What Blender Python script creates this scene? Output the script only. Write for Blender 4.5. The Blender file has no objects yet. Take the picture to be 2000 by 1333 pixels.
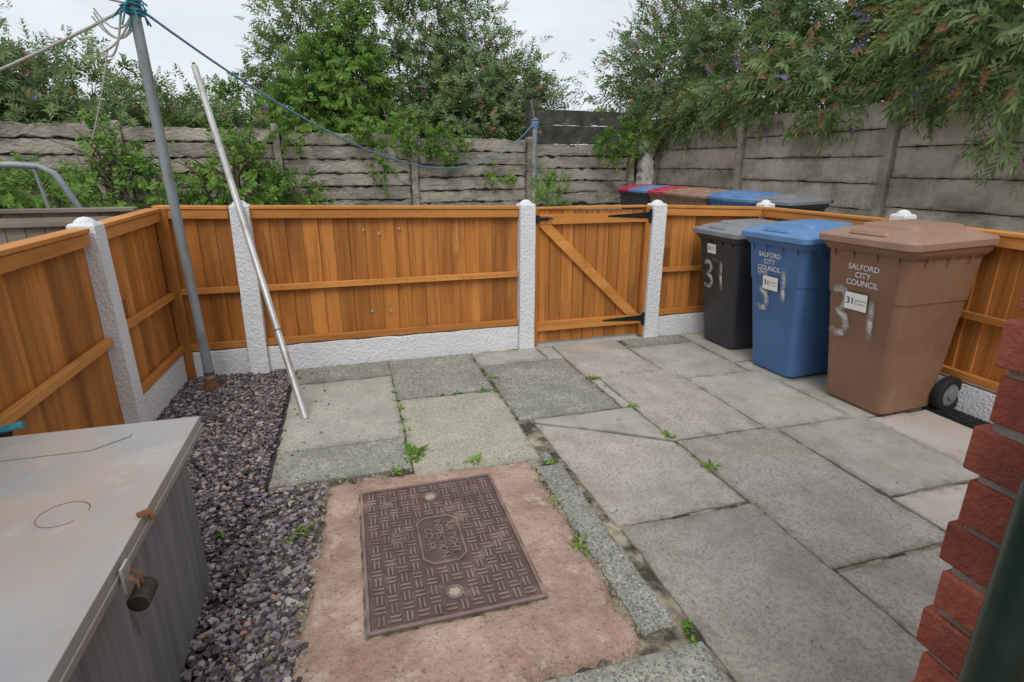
import bpy, math, random
import numpy as np
from mathutils import Vector, Matrix
random.seed(7); rng=np.random.default_rng(11)
sc=bpy.context.scene
R=random.uniform

# ------------------------------------------------------------------ materials
def nd(nt,t,**k):
    n=nt.nodes.new(t)
    for a,b in k.items():
        if hasattr(n,a) and a not in n.inputs: setattr(n,a,b)
        else: n.inputs[a].default_value=b
    return n
def c4(c): return (c[0],c[1],c[2],1.0)
def ramp(nt,src,stops,interp='LINEAR'):
    r=nt.nodes.new('ShaderNodeValToRGB'); r.color_ramp.interpolation=interp
    e=r.color_ramp.elements
    while len(e)<len(stops): e.new(.5)
    for i,(p,c) in enumerate(stops):
        e[i].position=p; e[i].color=c4(c) if not isinstance(c,(int,float)) else (c,c,c,1)
    nt.links.new(src,r.inputs[0]); return r.outputs[0]
def mixc(nt,fac,a,b,mode='MIX'):
    m=nt.nodes.new('ShaderNodeMix'); m.data_type='RGBA'; m.blend_type=mode
    for sock,val in ((m.inputs[0],fac),(m.inputs[6],a),(m.inputs[7],b)):
        if hasattr(val,'links'): nt.links.new(val,sock)
        elif isinstance(val,(int,float)): sock.default_value=val
        else: sock.default_value=c4(val)
    return m.outputs[2]
def pmat(name,c1,c2,scale=5,detail=5,stretch=(1,1,1),rough=.8,bump=.3,bscale=60,bdist=.01,layers=(),metal=0,spec=.3,rnd=0,lo=.3,hi=.7,bstretch=None,dirt=None):
    """layers: (kind,color,scale,lo,hi,amount,stretch)"""
    m=bpy.data.materials.new(name); m.use_nodes=True; nt=m.node_tree
    p=nt.nodes['Principled BSDF']; tc=nt.nodes.new('ShaderNodeTexCoord')
    def coord(st):
        mp=nt.nodes.new('ShaderNodeMapping'); mp.inputs['Scale'].default_value=st
        nt.links.new(tc.outputs['Object'],mp.inputs[0]); return mp.outputs[0]
    n=nd(nt,'ShaderNodeTexNoise',Scale=scale,Detail=min(detail,5),Roughness=.65); nt.links.new(coord(stretch),n.inputs['Vector'])
    col=ramp(nt,n.outputs[0],[(lo,c1),(hi,c2)])
    for (kind,lc,ls,l0,l1,amt,st) in layers:
        v=coord(st)
        if kind=='n':
            t=nd(nt,'ShaderNodeTexNoise',Scale=ls,Detail=4.5,Roughness=.72); src=t.outputs[0]
        else:
            t=nd(nt,'ShaderNodeTexVoronoi',Scale=ls); src=t.outputs['Color']
        nt.links.new(v,t.inputs['Vector'])
        f=ramp(nt,src,[(l0,0.0),(l1,amt)])
        col=mixc(nt,f,col,lc)
    if dirt:   # grime that gathers along worn edges (vertex attribute 'dirt', broken up by noise)
        a=nd(nt,'ShaderNodeAttribute',attribute_name='dirt')
        t=nd(nt,'ShaderNodeTexNoise',Scale=dirt[2],Detail=5.0,Roughness=.75); nt.links.new(coord(ONE),t.inputs['Vector'])
        sm=nt.nodes.new('ShaderNodeMath'); sm.operation='MULTIPLY_ADD'; sm.inputs[1].default_value=.26; nt.links.new(a.outputs['Fac'],sm.inputs[0]); nt.links.new(t.outputs[0],sm.inputs[2])
        f=ramp(nt,sm.outputs[0],[(.64,0.0),(.92,dirt[1])])
        col=mixc(nt,f,col,dirt[0])
    if rnd:
        a=nd(nt,'ShaderNodeAttribute',attribute_name='rnd')
        mr=nd(nt,'ShaderNodeMapRange'); mr.inputs[3].default_value=1-rnd; mr.inputs[4].default_value=1+rnd
        nt.links.new(a.outputs['Fac'],mr.inputs[0])
        vm=nt.nodes.new('ShaderNodeVectorMath'); vm.operation='SCALE'
        nt.links.new(col,vm.inputs[0]); nt.links.new(mr.outputs[0],vm.inputs['Scale']); col=vm.outputs[0]
    nt.links.new(col,p.inputs['Base Color'])
    p.inputs['Roughness'].default_value=rough; p.inputs['Metallic'].default_value=metal
    p.inputs['Specular IOR Level'].default_value=spec
    if bump:
        b=nd(nt,'ShaderNodeTexNoise',Scale=bscale,Detail=3.0,Roughness=.7); nt.links.new(coord(bstretch or stretch),b.inputs['Vector'])
        bn=nd(nt,'ShaderNodeBump',Strength=bump,Distance=bdist); nt.links.new(b.outputs[0],bn.inputs['Height']); nt.links.new(bn.outputs[0],p.inputs['Normal'])
    return m
def leafmat(name,stops,trans=.3,back=None):
    m=bpy.data.materials.new(name); m.use_nodes=True; nt=m.node_tree; p=nt.nodes['Principled BSDF']; out=nt.nodes['Material Output']
    a=nd(nt,'ShaderNodeAttribute',attribute_name='rnd')
    col=ramp(nt,a.outputs['Fac'],stops)
    if back:
        g=nt.nodes.new('ShaderNodeNewGeometry'); fb=nt.nodes.new('ShaderNodeMath'); fb.operation='MULTIPLY'; fb.inputs[1].default_value=.35
        nt.links.new(g.outputs['Backfacing'],fb.inputs[0]); col=mixc(nt,fb.outputs[0],col,back)
    nt.links.new(col,p.inputs['Base Color']); p.inputs['Roughness'].default_value=.6; p.inputs['Specular IOR Level'].default_value=.2
    if trans:
        t=nt.nodes.new('ShaderNodeBsdfTranslucent'); nt.links.new(col,t.inputs[0])
        mx=nt.nodes.new('ShaderNodeMixShader'); mx.inputs[0].default_value=trans
        nt.links.new(p.outputs[0],mx.inputs[1]); nt.links.new(t.outputs[0],mx.inputs[2]); nt.links.new(mx.outputs[0],out.inputs[0])
    return m
ONE=(1,1,1)
WL=[('n',(.20,.065,.014),30,.50,.66,.55,(1,1,.035)),('n',(.15,.05,.012),3.0,.48,.74,.55,(1,1,.3)),('v',(.10,.035,.01),9,.93,.97,.6,(1,1,.6)),('n',(.74,.36,.12),18,.60,.72,.4,(1,1,.08))]
wood_v=pmat('wood_stain_vertical',(.38,.135,.024),(.61,.25,.062),12,5,(1,1,.05),.6,.5,40,.007,WL,rnd=.2)
wood_h=pmat('wood_stain_horizontal',(.47,.18,.034),(.69,.30,.08),14,5,(.06,.06,1),.6,.35,40,.006,[('n',(.24,.085,.02),6,.52,.70,.55,(.15,.15,1)),('n',(.14,.05,.015),3,.62,.75,.5,(1,1,1))],rnd=.12)
old_wood=pmat('weathered_wood',(.16,.13,.10),(.36,.31,.25),14,5,(.08,.08,1),.9,.3,40,.006,rnd=.1)
white_paint=pmat('white_masonry_paint',(.76,.77,.78),(.84,.84,.84),3,5,ONE,.7,1.0,50,.014,[('n',(.38,.36,.32),5,.62,.8,.4,ONE)])
def slabmat(name,c1,c2,dark,light,sc_=110,amt=.8,stain=(.2,.18,.14),samt=.6):
    return pmat(name,c1,c2,4,5,ONE,.9,.5,120,.005,[('v',dark,sc_,.54,.75,amt,ONE),('v',light,sc_*.8,.77,.89,amt*.8,ONE),('n',stain,2.4,.45,.70,samt,ONE),('n',tuple(x*.6 for x in stain),14,.59,.73,.55,ONE),('n',(.60,.54,.43),5,.57,.76,.45,ONE)],rnd=.12,dirt=((.13,.115,.08),.55,11))
S_dark=slabmat('slab_dark_aggregate',(.26,.26,.225),(.38,.375,.325),(.06,.065,.06),(.62,.62,.54),140,.68,(.19,.185,.155))
S_green=slabmat('slab_green_grey',(.37,.365,.31),(.47,.46,.385),(.15,.15,.12),(.61,.60,.51),145,.45,(.27,.265,.215))
S_sand=slabmat('slab_sandy_aggregate',(.37,.36,.295),(.48,.455,.37),(.13,.13,.10),(.65,.61,.50),140,.5,(.50,.43,.32))
S_pink=slabmat('slab_brown_grey',(.38,.34,.295),(.51,.46,.41),(.16,.14,.12),(.60,.56,.51),125,.42,(.27,.24,.205),.65)
S_grey=slabmat('slab_plain_grey',(.42,.40,.35),(.54,.515,.46),(.31,.295,.26),(.60,.58,.53),100,.28,(.30,.275,.23),.75)
S_rose=slabmat('slab_rose_grey',(.50,.44,.39),(.58,.52,.465),(.40,.35,.31),(.62,.58,.52),100,.25,(.40,.33,.28),.65)
joint=pmat('joint_sand_and_dirt',(.07,.065,.045),(.44,.37,.27),7,5,ONE,1,.6,90,.01,lo=.42,hi=.62)
soil=pmat('ground_soil',(.06,.07,.03),(.16,.14,.09),3,5,ONE,1,.5,20,.03)
alley=pmat('alley_concrete',(.22,.21,.18),(.33,.31,.27),2,5,ONE,.95,.4,60,.01,[('n',(.08,.08,.06),3,.5,.7,.7,ONE)])
gravelbed=pmat('gravel_bed',(.02,.018,.018),(.12,.10,.10),40,5,ONE,1,.8,70,.01)
surr=pmat('surround_concrete',(.34,.21,.155),(.55,.40,.315),4,5,ONE,.92,1.0,26,.022,[('n',(.29,.17,.13),2.6,.46,.66,.75,ONE),('n',(.20,.165,.135),7,.56,.70,.65,ONE),('n',(.66,.56,.45),6,.55,.68,.6,(1.2,1,1)),('v',(.16,.12,.10),110,.80,.90,.5,ONE)],dirt=((.17,.14,.105),.6,12))
iron=pmat('cast_iron_brown',(.095,.056,.050),(.16,.098,.086),14,5,ONE,.6,.35,160,.003,[('n',(.36,.27,.2),7,.56,.70,.6,ONE)],metal=.1,spec=.4)
iron2=pmat('cast_iron_worn',(.18,.12,.108),(.29,.205,.18),14,5,ONE,.5,.2,160,.002,[('n',(.38,.30,.23),7,.56,.70,.55,ONE),('n',(.09,.055,.05),4,.52,.66,.6,ONE)],metal=.1,spec=.5)
sandfill=pmat('sand_fill',(.32,.27,.2),(.55,.48,.37),60,5,ONE,1,.6,90,.01)
conc=pmat('old_concrete_panels',(.27,.235,.195),(.50,.45,.375),2.2,5,(1,1,1.6),.95,.9,14,.035,[('n',(.08,.07,.06),1.6,.49,.68,.75,(.7,.7,1.6)),('n',(.28,.12,.065),5,.60,.69,.65,(.4,.4,3)),('n',(.13,.14,.09),3,.57,.70,.5,ONE),('n',(.62,.59,.52),6,.57,.73,.6,(1,1,1)),('n',(.05,.043,.036),9,.58,.69,.75,(.25,.25,3))],rnd=.16,dirt=((.06,.052,.042),.75,6))
conc2=pmat('concrete_panels',(.38,.33,.26),(.55,.485,.395),2.0,5,(1,1,1.3),.95,.7,22,.02,[('n',(.12,.10,.078),1.3,.48,.68,.7,(.6,.6,1)),('n',(.18,.135,.095),7,.57,.72,.6,(1.5,1.5,.25)),('n',(.62,.58,.5),8,.60,.76,.45,ONE)],rnd=.16,dirt=((.08,.065,.05),.7,6))
blackc=pmat('sooty_concrete',(.04,.038,.035),(.13,.12,.105),4,5,ONE,.95,.6,25,.02,[('n',(.42,.40,.36),5,.6,.68,.6,ONE)])
gapm=pmat('dark_gap',(.03,.026,.022),(.06,.05,.04),4,3,ONE,1,0)
brick=pmat('red_brick',(.25,.06,.043),(.40,.11,.07),9,5,ONE,.85,.8,70,.010,[('n',(.50,.24,.17),14,.57,.73,.55,ONE),('n',(.13,.045,.036),5,.55,.72,.6,ONE)],rnd=.22)
mortar=pmat('mortar',(.20,.16,.14),(.36,.31,.27),20,5,ONE,1,.6,90,.01)
def plastic(name,c,r=.42,k=.75):
    return pmat(name,tuple(x*k for x in c),c,3,5,ONE,r,.12,220,.002,[('n',tuple(min(1,x*1.35+.06) for x in c),3.5,.56,.78,.35,(1,1,.5)),('n',tuple(x*.55+.02 for x in c),8,.57,.72,.45,(2,2,.4)),('n',(.42,.40,.37),26,.66,.74,.35,(1,1,.25))],spec=.4)
P_black=plastic('bin_plastic_black',(.050,.053,.060)); P_greyl=plastic('bin_lid_grey',(.25,.26,.27),.5)
P_blue=plastic('bin_plastic_blue',(.08,.185,.41)); P_bluel=plastic('bin_lid_blue',(.13,.27,.52),.5)
P_brown=plastic('bin_plastic_brown',(.29,.16,.10)); P_brownl=plastic('bin_lid_brown',(.37,.225,.155),.5)
P_red=plastic('bin_lid_red',(.55,.045,.10)); rubber=pmat('rubber',(.012,.012,.012),(.03,.03,.03),20,4,ONE,.8,.2,90)
hub=pmat('wheel_hub',(.16,.16,.16),(.26,.26,.26),20,4,ONE,.6,0)
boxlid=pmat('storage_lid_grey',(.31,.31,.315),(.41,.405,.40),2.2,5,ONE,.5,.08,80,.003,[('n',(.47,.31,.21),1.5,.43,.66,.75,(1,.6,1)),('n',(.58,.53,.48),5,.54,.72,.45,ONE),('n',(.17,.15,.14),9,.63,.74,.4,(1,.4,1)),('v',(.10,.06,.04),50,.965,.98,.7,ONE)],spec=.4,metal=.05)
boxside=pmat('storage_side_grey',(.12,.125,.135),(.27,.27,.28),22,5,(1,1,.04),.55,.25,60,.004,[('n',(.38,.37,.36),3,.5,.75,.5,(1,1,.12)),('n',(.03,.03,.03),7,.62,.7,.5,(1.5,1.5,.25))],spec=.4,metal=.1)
rust=pmat('rust',(.10,.045,.025),(.26,.12,.06),30,5,ONE,.85,.6,80,.006)
galv=pmat('galvanised_pole',(.20,.23,.245),(.33,.355,.37),5,5,(1,1,.3),.5,.2,60,.004,[('n',(.16,.14,.105),6,.53,.69,.8,(1,1,.4)),('n',(.46,.47,.47),9,.60,.75,.5,(1,1,.4)),('n',(.22,.10,.05),12,.62,.70,.6,(1,1,.5))],metal=.2)
alu=pmat('aluminium_pole',(.42,.41,.39),(.58,.57,.56),6,5,(1,1,.3),.42,.12,80,.003,[('n',(.22,.18,.13),5,.52,.70,.75,(1,1,.4))],metal=.4)
blackm=pmat('black_ironwork',(.012,.014,.018),(.03,.035,.04),20,5,ONE,.5,.2,90,.003,metal=.3)
padm=pmat('old_padlock',(.02,.017,.015),(.06,.04,.03),30,5,ONE,.6,.4,90,.003,metal=.3)
teal=pmat('teal_rope',(.02,.14,.19),(.06,.27,.33),40,5,ONE,.8,.5,200,.003)
bluerope=pmat('blue_rope',(.10,.20,.36),(.24,.38,.54),40,5,ONE,.8,.5,200,.003)
ropew=pmat('grey_rope',(.34,.33,.30),(.52,.50,.46),40,5,ONE,.8,.5,200,.003)
bark=pmat('stem_bark',(.10,.075,.05),(.25,.20,.14),20,5,(1,1,.3),.9,.5,60,.01)
whitet=pmat('white_lettering',(.66,.68,.68),(.78,.78,.78),50,4,ONE,.7,0)
darkt=pmat('black_lettering',(.02,.02,.02),(.03,.03,.03),50,4,ONE,.7,0)
sticker=pmat('sticker_white',(.76,.76,.74),(.84,.84,.82),30,4,ONE,.5,0)
pipegreen=pmat('drainpipe_paint',(.006,.022,.018),(.012,.035,.028),8,4,ONE,.3,.1,40,spec=.6)
def spraymat():
    m=bpy.data.materials.new('spray_paint'); m.use_nodes=True; nt=m.node_tree; p=nt.nodes['Principled BSDF']; out=nt.nodes['Material Output']
    p.inputs['Base Color'].default_value=(.62,.62,.60,1); p.inputs['Roughness'].default_value=.8
    a=nd(nt,'ShaderNodeAttribute',attribute_name='edge'); tc=nt.nodes.new('ShaderNodeTexCoord')
    n=nd(nt,'ShaderNodeTexNoise',Scale=16.0,Detail=5.0,Roughness=.65); nt.links.new(tc.outputs['Object'],n.inputs['Vector'])
    f=ramp(nt,n.outputs[0],[(.36,.08),(.62,1.0)])
    mu=nt.nodes.new('ShaderNodeMath'); mu.operation='MULTIPLY'; nt.links.new(a.outputs['Fac'],mu.inputs[0]); nt.links.new(f,mu.inputs[1])
    t=nt.nodes.new('ShaderNodeBsdfTransparent'); mx=nt.nodes.new('ShaderNodeMixShader')
    nt.links.new(mu.outputs[0],mx.inputs[0]); nt.links.new(t.outputs[0],mx.inputs[1]); nt.links.new(p.outputs[0],mx.inputs[2]); nt.links.new(mx.outputs[0],out.inputs[0])
    return m
spray=spraymat()
L_bud=leafmat('buddleia_leaf',[(0,(.055,.10,.03)),(.35,(.13,.205,.06)),(.7,(.24,.33,.105)),(.88,(.43,.44,.16)),(1,(.60,.38,.12))],.32,(.30,.38,.22))
L_light=leafmat('ash_leaf',[(0,(.10,.21,.04)),(.5,(.20,.36,.07)),(1,(.42,.52,.16))],.4)
L_bram=leafmat('bramble_leaf',[(0,(.06,.14,.025)),(.5,(.17,.31,.06)),(.88,(.35,.46,.12)),(1,(.55,.42,.14))],.35)
L_flow=leafmat('buddleia_flower',[(0,(.18,.10,.30)),(1,(.36,.25,.52))],.2)
L_dead=leafmat('spent_flower',[(0,(.18,.085,.04)),(1,(.46,.25,.12))],.2)
L_weed=leafmat('weed_leaf',[(0,(.08,.20,.02)),(1,(.28,.44,.08))],.3)
L_chip=leafmat('slate_chips',[(0,(.05,.04,.045)),(.3,(.12,.095,.105)),(.6,(.235,.19,.20)),(.82,(.33,.29,.285)),(.95,(.48,.44,.39)),(1,(.45,.24,.16))],0.0)

# ------------------------------------------------------------------ mesh builder
class B:
    def __init__(s): s.v=[];s.f=[];s.m=[];s.a=[];s.s=[];s.d={}
    def add(s,vs,fs,m=0,a=None,smooth=False):
        o=len(s.v); s.v+= [tuple(v) for v in vs]; a=random.random() if a is None else a
        for f in fs: s.f.append(tuple(i+o for i in f)); s.m.append(m); s.a.append(a); s.s.append(smooth)
        return o
    def hexa(s,p,m=0,a=None):
        s.add(p,[(3,2,1,0),(4,5,6,7),(0,1,5,4),(1,2,6,5),(2,3,7,6),(3,0,4,7)],m,a)
    def box(s,x0,x1,y0,y1,z0,z1,m=0,a=None,T=None):
        p=[(x0,y0,z0),(x1,y0,z0),(x1,y1,z0),(x0,y1,z0),(x0,y0,z1),(x1,y0,z1),(x1,y1,z1),(x0,y1,z1)]
        if T: p=[T(*q) for q in p]
        s.hexa(p,m,a)
    def tube(s,pts,r,n=10,m=0,a=None,cap=True):
        pts=[Vector(p) for p in pts]; rr=r if isinstance(r,(list,tuple)) else [r]*len(pts)
        vs=[];fs=[]
        up=Vector((0,0,1)); d0=(pts[1]-pts[0]).normalized()
        if abs(d0.dot(up))>.9: up=Vector((0,1,0))
        for i,p in enumerate(pts):
            d=(pts[min(i+1,len(pts)-1)]-pts[max(i-1,0)]).normalized()
            x=d.cross(up).normalized(); y=d.cross(x).normalized()
            for k in range(n):
                t=2*math.pi*k/n; vs.append(p+x*math.cos(t)*rr[i]+y*math.sin(t)*rr[i])
        for i in range(len(pts)-1):
            for k in range(n):
                fs.append((i*n+k,i*n+(k+1)%n,(i+1)*n+(k+1)%n,(i+1)*n+k))
        s.add(vs,fs,m,a,True)
        if cap:
            s.add(vs[:n],[tuple(range(n))],m,a); s.add(vs[-n:],[tuple(range(n-1,-1,-1))],m,a)
    def loft(s,rings,m=0,a=None,smooth=False,capb=True,capt=True):
        n=len(rings[0]); vs=[v for r in rings for v in r]; fs=[]
        for i in range(len(rings)-1):
            for k in range(n): fs.append((i*n+k,i*n+(k+1)%n,(i+1)*n+(k+1)%n,(i+1)*n+k))
        if capb: fs.append(tuple(range(n-1,-1,-1)))
        if capt: fs.append(tuple((len(rings)-1)*n+k for k in range(n)))
        return s.add(vs,fs,m,a,smooth)
    def build(s,name,mats,parent=None,bevel=0,seg=2,smooth_angle=None):
        me=bpy.data.meshes.new(name); me.from_pydata(s.v,[],s.f); me.update()
        for m in mats: me.materials.append(m)
        me.polygons.foreach_set('material_index',s.m); me.polygons.foreach_set('use_smooth',s.s)
        at=me.attributes.new('rnd','FLOAT','FACE'); at.data.foreach_set('value',s.a)
        if s.d:
            dd=[0.0]*len(s.v)
            for k,v in s.d.items(): dd[k]=v
            at=me.attributes.new('dirt','FLOAT','POINT'); at.data.foreach_set('value',dd)
        if smooth_angle: me.set_sharp_from_angle(angle=math.radians(smooth_angle))
        ob=bpy.data.objects.new(name,me); sc.collection.objects.link(ob)
        if parent: ob.parent=parent
        if bevel:
            md=ob.modifiers.new('bevel','BEVEL'); md.width=bevel; md.segments=seg; md.limit_method='ANGLE'; md.angle_limit=math.radians(40)
        return ob
def poly(b,pts,w0,w1,T,m=0,jit=.003,step=.06,inset=.006,a=None,dirt=0):
    """prism from 2-D outline with worn, jittered edges; T(u,v,w)->xyz ; top at w1"""
    o=[]
    n=len(pts)
    for i in range(n):
        p,q=pts[i],pts[(i+1)%n]; L=math.hypot(q[0]-p[0],q[1]-p[1]); k=max(1,int(L/step))
        dx,dy=(q[0]-p[0])/L,(q[1]-p[1])/L
        for j in range(k):
            t=j/k; e=R(-jit,jit)
            if random.random()<.12: e=abs(R(1,3.2)*jit)
            o.append((p[0]+(q[0]-p[0])*t-dy*e, p[1]+(q[1]-p[1])*t+dx*e ))
    cx=sum(p[0] for p in pts)/n; cy=sum(p[1] for p in pts)/n
    x0=min(p[0] for p in pts);x1=max(p[0] for p in pts);y0=min(p[1] for p in pts);y1=max(p[1] for p in pts); hx=(x1-x0)/2;hy=(y1-y0)/2
    def ins(p,d):
        l=math.hypot(p[0]-cx,p[1]-cy) or 1; return (p[0]-(p[0]-cx)/l*d,p[1]-(p[1]-cy)/l*d)
    def ins2(p,d): return (cx+(p[0]-cx)*max(.1,1-d/hx),cy+(p[1]-cy)*max(.1,1-d/hy))
    r0=[T(p[0],p[1],w0) for p in o]; r1=[T(p[0],p[1],w1-inset*.8) for p in o]
    s2=[ins(p,inset+R(0,inset*.5)) for p in o]; r2=[T(*p,w1) for p in s2]
    rings=[r0,r1,r2]
    if dirt: rings.append([T(*ins2(p,dirt*R(.8,1.2)),w1) for p in s2])
    base=b.loft(rings,m,a); N=len(o)
    if dirt:
        for k in range(3*N): b.d[base+k]=1.0
TZ=lambda u,v,w:(u,v,w)

# ------------------------------------------------------------------ camera, world, light
cam=bpy.data.objects.new('camera',bpy.data.cameras.new('camera')); sc.collection.objects.link(cam); sc.camera=cam
cam.location=(0,0,1.47); cam.rotation_euler=(math.radians(90-17.6),0,math.radians(-16.2))
cam.data.lens=19.44; cam.data.sensor_width=36; cam.data.sensor_fit='HORIZONTAL'; cam.data.clip_start=.02; cam.data.clip_end=1500
w=bpy.data.worlds.new('World'); sc.world=w; w.use_nodes=True; nt=w.node_tree; bg=nt.nodes['Background']
sky=nt.nodes.new('ShaderNodeTexSky'); sky.sky_type='NISHITA'; sky.sun_disc=False; sky.sun_elevation=math.radians(52); sky.sun_rotation=math.radians(200); sky.dust_density=3
hs=nd(nt,'ShaderNodeHueSaturation',Saturation=.25); nt.links.new(sky.outputs[0],hs.inputs['Color'])
tc=nt.nodes.new('ShaderNodeTexCoord'); mp=nt.nodes.new('ShaderNodeMapping'); mp.inputs['Scale'].default_value=(1,1,2.6); nt.links.new(tc.outputs['Generated'],mp.inputs[0])
n=nd(nt,'ShaderNodeTexNoise',Scale=2.4,Detail=7.0,Roughness=.55); nt.links.new(mp.outputs[0],n.inputs['Vector'])
cl=ramp(nt,n.outputs[0],[(.3,(5.4,5.9,6.6)),(.7,(7.8,8.2,8.6))])
mx=mixc(nt,.85,hs.outputs[0],cl); nt.links.new(mx,bg.inputs[0]); bg.inputs[1].default_value=.128
sd=bpy.data.lights.new('sun','SUN'); sd.energy=1.4; sd.angle=math.radians(30); sd.color=(1,.98,.95)
sun=bpy.data.objects.new('sun',sd); sc.collection.objects.link(sun); sun.rotation_euler=(math.radians(38),0,math.radians(-20))
sc.view_settings.view_transform='Standard'; sc.view_settings.look='None'; sc.view_settings.exposure=0

# ------------------------------------------------------------------ ground
b=B(); b.add([(-400,-400,-.09),(400,-400,-.09),(400,400,-.09),(-400,400,-.09)],[(0,1,2,3)]); b.build('ground',[soil])
b=B(); b.add([(-9,4.33,-.04),(6.4,4.33,-.04),(6.4,10.8,-.04),(-9,10.8,-.04)],[(0,1,2,3)]); b.add([(3.7,-2,-.04),(6.4,-2,-.04),(6.4,4.33,-.04),(3.7,4.33,-.04)],[(0,1,2,3)]); b.build('alley_road',[alley])
b=B()
n_=60
vs=[];fs=[]
for j in range(n_+1):
    for i in range(n_+1):
        vs.append((-.47+4.15*i/n_,-1+5.3*j/n_,-.005+R(-.004,.004)))
for j in range(n_):
    for i in range(n_):
        fs.append((j*(n_+1)+i,j*(n_+1)+i+1,(j+1)*(n_+1)+i+1,(j+1)*(n_+1)+i))
b.add(vs,fs,0,.5,True); b.build('paving_bed',[joint])
slabs=[(-.46,.205,3.89,4.215,0),(.215,.865,3.42,4.21,0),(.875,1.43,3.90,4.2,4),(-.47,.205,2.885,3.875,1),(-.47,.205,2.53,2.875,0),(.215,.87,2.44,3.405,2),
(.885,1.555,2.90,3.885,0),(1.445,1.565,3.90,4.2,4),(1.575,2.165,3.43,4.2,3),
(1.645,2.235,2.42,3.415,3),(1.655,2.29,1.335,2.405,3),(1.67,2.30,.25,1.32,3),
(2.215,2.78,3.99,4.2,0),(2.18,2.79,3.25,3.975,4),(2.25,2.85,2.385,3.235,4),(2.305,2.93,1.655,2.37,4),(2.315,2.95,.6,1.64,5),
(2.80,3.56,3.44,4.2,4),(2.805,3.56,3.0,3.42,4),(2.865,3.56,2.36,2.985,4),(2.945,3.56,1.72,2.345,5),(2.96,3.56,.7,1.70,4),
(1.0,1.655,.72,1.785,3),(1.0,1.655,-.4,.705,3),(.815,.945,1.255,2.37,0),(.30,.985,.5,1.19,0),(.875,.93,2.395,2.5,0),(1.575,1.64,2.91,3.41,4)]
b=B()
for (x0,x1,y0,y1,m) in slabs:
    z=R(-.004,.004); tx,ty=R(-.006,.006),R(-.006,.006)
    T=lambda u,v,w_,z=z,tx=tx,ty=ty,x0=x0,y0=y0:(u,v,w_+z+(u-x0)*tx+(v-y0)*ty)
    j=.005
    poly(b,[(x0+R(-j,j),y0+R(-j,j)),(x1+R(-j,j),y0+R(-j,j)),(x1+R(-j,j),y1+R(-j,j)),(x0+R(-j,j),y1+R(-j,j))],-.05,.006,T,m,.003,.05,.005,None,min(.07,(x1-x0)*.3,(y1-y0)*.3))
poly(b,[(.965,2.83),(.99,1.80),(1.64,1.81),(1.64,2.40),(1.35,2.60)],-.05,.005,TZ,3,.003,.05,.005,None,.06)
poly(b,[(.965,2.885),(.972,2.84),(1.36,2.612),(1.642,2.415),(1.628,2.88)],-.05,.009,TZ,4,.004,.05,.005,None,.03)
b.build('paving_slabs',[S_dark,S_green,S_sand,S_pink,S_grey,S_rose])
b=B()
outer=[(-.19,2.47),(.3,2.485),(.80,2.43),(.80,1.8),(.79,1.22),(.3,1.18),(-.33,1.08),(-.27,1.5),(-.22,2.0)]
poly(b,outer,-.05,.004,TZ,0,.010,.035,.012,None,.06)
poly(b,[(.66,1.42),(.71,1.50),(.775,1.46),(.79,1.25),(.69,1.22)],-.02,.0085,TZ,0,.012,.03,.012)
for k in range(420):
    e=random.random()
    if e<.45: x,y=R(.74,.82),R(1.2,2.42)
    elif e<.7: x,y=R(-.3,.8),R(1.12,1.26)
    elif e<.85: x,y=R(-.2,.8),2.49+R(-.03,.03)
    else: x,y=-.24+R(-.04,.03),R(1.2,2.4)
    r=R(.003,.009); pts=[(x+math.cos(t*1.05+k)*r*R(.6,1.1),y+math.sin(t*1.05+k)*r*R(.6,1.1)) for t in range(6)]
    b.loft([[(p[0],p[1],-.002) for p in pts],[(x+(p[0]-x)*.6,y+(p[1]-y)*.6,.006+r*.6) for p in pts]],random.choice((0,1,1)))
surround=b.build('manhole_surround',[surr,sandfill])
# cover
b=B()
X0,X1,Y0,Y1=-.055,.565,1.495,2.35
b.box(X0-.008,X1+.008,Y0-.008,Y1+.008,-.02,.0055,2,.4)
b.box(X0,X1,Y0,Y1,-.02,.011,0,.4)
for (a0,a1,c0,c1) in ((X0,X1,Y0,Y0+.012),(X0,X1,Y1-.012,Y1),(X0,X0+.012,Y0+.0122,Y1-.0122),(X1-.012,X1,Y0+.0122,Y1-.0122)):
    b.box(a0,a1,c0,c1,.0095,.019,3,.5)
nx,ny=12,17; cw=(X1-X0-.05)/nx; ch=(Y1-Y0-.05)/ny
cx,cy=(X0+X1)/2,(Y0+Y1)/2
for i in range(nx):
    for j in range(ny):
        x=X0+.025+(i+.5)*cw; y=Y0+.025+(j+.5)*ch
        if abs(x-cx)<.098 and abs(y-cy)<.16: continue
        if math.hypot(x-cx,abs(y-cy)-.31)<.05: continue
        if (i+j)%2==0:
            for o in (-.008,.008): b.box(x+o-.0040,x+o+.0040,y-ch*.47,y+ch*.47,.009,.0175,3)
        else:
            for o in (-.010,.010): b.box(x-cw*.40,x+cw*.40,y+o-.0040,y+o+.0040,.009,.0175,3)
def octr(hx,hy,c): return [(cx-hx+c,cy-hy),(cx+hx-c,cy-hy),(cx+hx,cy-hy+c),(cx+hx,cy+hy-c),(cx+hx-c,cy+hy),(cx-hx+c,cy+hy),(cx-hx,cy+hy-c),(cx-hx,cy-hy+c)]
o1,o2=octr(.088,.152,.035),octr(.080,.144,.032)
vs=[(x,y,.0185) for x,y in o1]+[(x,y,.0185) for x,y in o2]+[(x,y,.010) for x,y in o1]+[(x,y,.010) for x,y in o2]
fs=[]
for k in range(8):
    k2=(k+1)%8; fs+=[(k,k2,8+k2,8+k),(16+k,16+k2,k2,k),(8+k,8+k2,24+k2,24+k)]
b.add(vs,fs,3,.5)
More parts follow.
